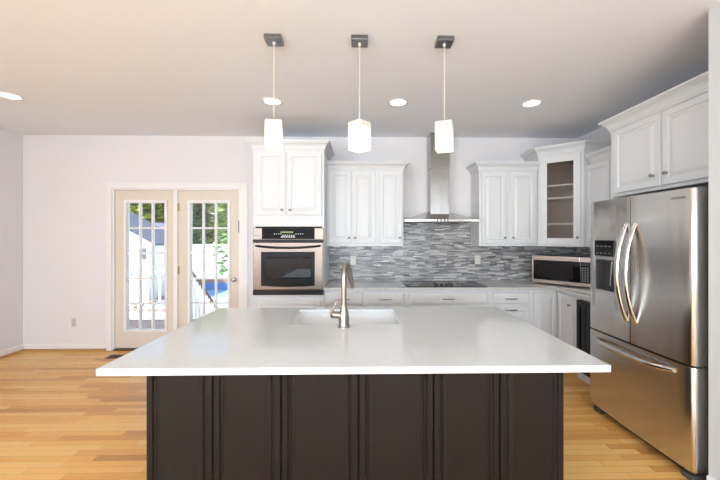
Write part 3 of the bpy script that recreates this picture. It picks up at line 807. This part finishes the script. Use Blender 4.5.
# ------------------------------------------------------------------ outside the patio doors
G = -1.25
struct(MB().box(-40, 30, 4.56, 60, G-.2, G).build('ground', M['lawn']))
dk = MB()
for i in range(11): dk.box(-8.2, 1.5, 4.58+i*.143, 4.58+i*.143+.137, -.06, -.022)
struct(dk.build('deck', M['deck']))
def balusters(mb, p0, p1, zb0, zb1, zt0, zt1, n):
    for i in range(n):
        s = (i+.5)/n; x = p0[0]+(p1[0]-p0[0])*s; y = p0[1]+(p1[1]-p0[1])*s
        mb.box(x-.017, x+.017, y-.017, y+.017, zb0+(zb1-zb0)*s, zt0+(zt1-zt0)*s)
t = thing('deck_railing', 'white deck railing with balusters outside the left patio door', 'railing')
RY = 6.08; rx0, rx1 = -7.5, -3.12
MB().box(rx0, rx1, RY-.035, RY+.035, .80, .86, .006).build('top_rail', M['vinyl'], t)
MB().box(rx0, rx1, RY-.02, RY+.02, .05, .12, .004).build('bottom_rail', M['vinyl'], t)
bb = MB(); balusters(bb, (rx0, RY), (rx1, RY), .12, .12, .80, .80, 36); bb.build('balusters', M['vinyl'], t)
for x in (rx0, -5.3, rx1): MB().box(x-.045, x+.045, RY-.045, RY+.045, -.02, .95, .006).build('post', M['vinyl'], t)
t = thing('stair_railing', 'brown sloping stair handrail with white balusters outside the right patio door', 'railing')
q0, q1 = Vector((-3.04, 6.15, .84)), Vector((-3.04, 7.50, -.26))
MB().tube([q0, q1], .042, 4, 1, up=Vector((0, .6, .8))).build('hand_rail', M['rail'], t)
bb = MB(); balusters(bb, (q0.x, q0.y), (q1.x, q1.y), 0.0, -1.05, .82, -.25, 14); bb.build('balusters', M['vinyl'], t)
MB().box(q1.x-.05, q1.x+.05, q1.y-.02, q1.y+.08, G, -.18, .005).build('post', M['rail'], t)
# pool
t = thing('swimming_pool', 'blue swimming pool beyond the deck seen through the right patio door', 'pool')
px0, px1, py0, py1 = -8.4, -4.6, 12.6, 17.4
MB().box(px0-.3, px1+.3, py1, py1+.35, G, G+.55).box(px0-.3, px1+.3, py0-.3, py0, G, G+.10).box(px0-.3, px0, py0, py1, G, G+.10).box(px1, px1+.3, py0, py1, G, G+.10).build('coping', M['coping'], t)
MB().box(px0, px1, py1-.04, py1-.002, G+.07, G+.38).build('liner', M['liner'], t)
MB().box(px0+.001, px1-.001, py0+.001, py1-.05, G+.002, G+.06).build('water', M['water'], t)
# fence
t = thing('yard_fence', 'tall white vinyl fence behind the pool', 'fence')
fp = MB()
for i in range(60): fp.box(-26+i*.5, -26+i*.5+.492, 20.0, 20.04, G+.1, 1.00)
fp.box(-26, 4, 19.97, 20.07, G, G+.12).box(-26, 4, 19.97, 20.07, .96, 1.05)
fp.build('panels', M['vinyl'], t)
for i in range(13): MB().box(-26+i*2.5-.07, -26+i*2.5+.07, 19.93, 20.09, G, 1.15).build('post', M['vinyl'], t)
# neighbouring buildings
t = thing('garden_shed', 'white gabled garden shed seen through the left patio door', 'shed')
MB().prism([(-13.85, G), (-8.75, G), (-8.75, 1.20), (-11.3, 2.60), (-13.85, 1.20)], 14.2, 16.8, 'y').build('walls', M['vinyl'], t)
MB().prism([(-11.3, 2.61), (-8.55, 1.10), (-8.55, 1.18), (-11.3, 2.70), (-14.05, 1.18), (-14.05, 1.10)], 14.13, 17.0, 'y').build('roof', M['slate'], t)
MB().prism([(-11.3, 2.58), (-8.53, 1.06), (-8.53, 1.19), (-11.3, 2.71), (-14.07, 1.19), (-14.07, 1.06)], 14.06, 14.129, 'y').build('rake_board', M['vinyl'], t)
MB().box(-9.1, -8.85, 14.17, 14.198, .55, 1.0).build('window', M['slate'], t)
t = thing('neighbour_house', 'long low house with dark slate roof behind the shed', 'house')
MB().box(-24, -13.4, 21.6, 26, G, 1.15).build('walls', M['vinyl'], t)
MB().prism([(21.2, 1.05), (24, 2.35), (26.4, 1.05), (26.4, 1.15), (24, 2.47), (21.2, 1.15)], -24.3, -13.1, 'x').build('roof', M['slate'], t)
# trees
def tree(name, label, x, y, zc, rx, rz, n, size, mat, trunk=.16, base=G):
    t = thing(name, label, 'tree', (x, y, base), 0, None); rnd = random.Random(int(abs(x*100)+y))
    MB().tube([(0, 0, 0), (.05, 0, (zc-base)*.5), (0, .03, zc-base)], [trunk, trunk*.8, trunk*.4], 10).build('trunk', M['bark'], t, True)
    b = MB(); bm = b.bm
    for i in range(n):
        while True:
            p = Vector((rnd.uniform(-1, 1), rnd.uniform(-1, 1), rnd.uniform(-1, 1)))
            if .3 < p.length < 1: break
        c = Vector((p.x*rx, p.y*rx, p.z*rz+zc-base)); m = Matrix.Rotation(rnd.uniform(0, 6.3), 3, 'Z') @ Matrix.Rotation(rnd.uniform(-1, 1), 3, 'X'); s = size*rnd.uniform(.6, 1.3)
        vs = [bm.verts.new(c+m @ Vector(v)*s) for v in ((-1, 0, 0), (-.2, -.45, .06), (1, 0, -.1), (-.2, .45, .06))]
        bm.faces.new(vs)
    b.build('foliage', mat, t)
tree('leafy_tree', 'dark green tree behind the house at left', -27.0, 33, 4.6, 3.0, 5.0, 4200, .46, M['leafa'])
tree('leafy_tree', 'yellow-green sunlit tree above the slate roof', -20.2, 33.5, 4.6, 2.6, 5.0, 4200, .46, M['leafb'])
tree('leafy_tree', 'deep green tree with thick dark trunk behind the fence', -15.0, 30, 3.6, 1.5, 5.0, 3600, .40, M['leafc'], .35)
tree('leafy_tree', 'bright green tree behind the white fence to the right', -10.6, 30, 4.2, 1.8, 5.0, 3600, .40, M['leafa'])
tree('leafy_tree', 'loose yellow-green tree far beyond the dark trunk', -19.0, 43, 5.4, 4.4, 7.5, 4200, .56, M['leafb'])
tree('young_tree', 'small leafy tree close behind the pool side of the deck', -3.95, 10.6, 1.0, .62, .85, 260, .13, M['leafc'], .05)
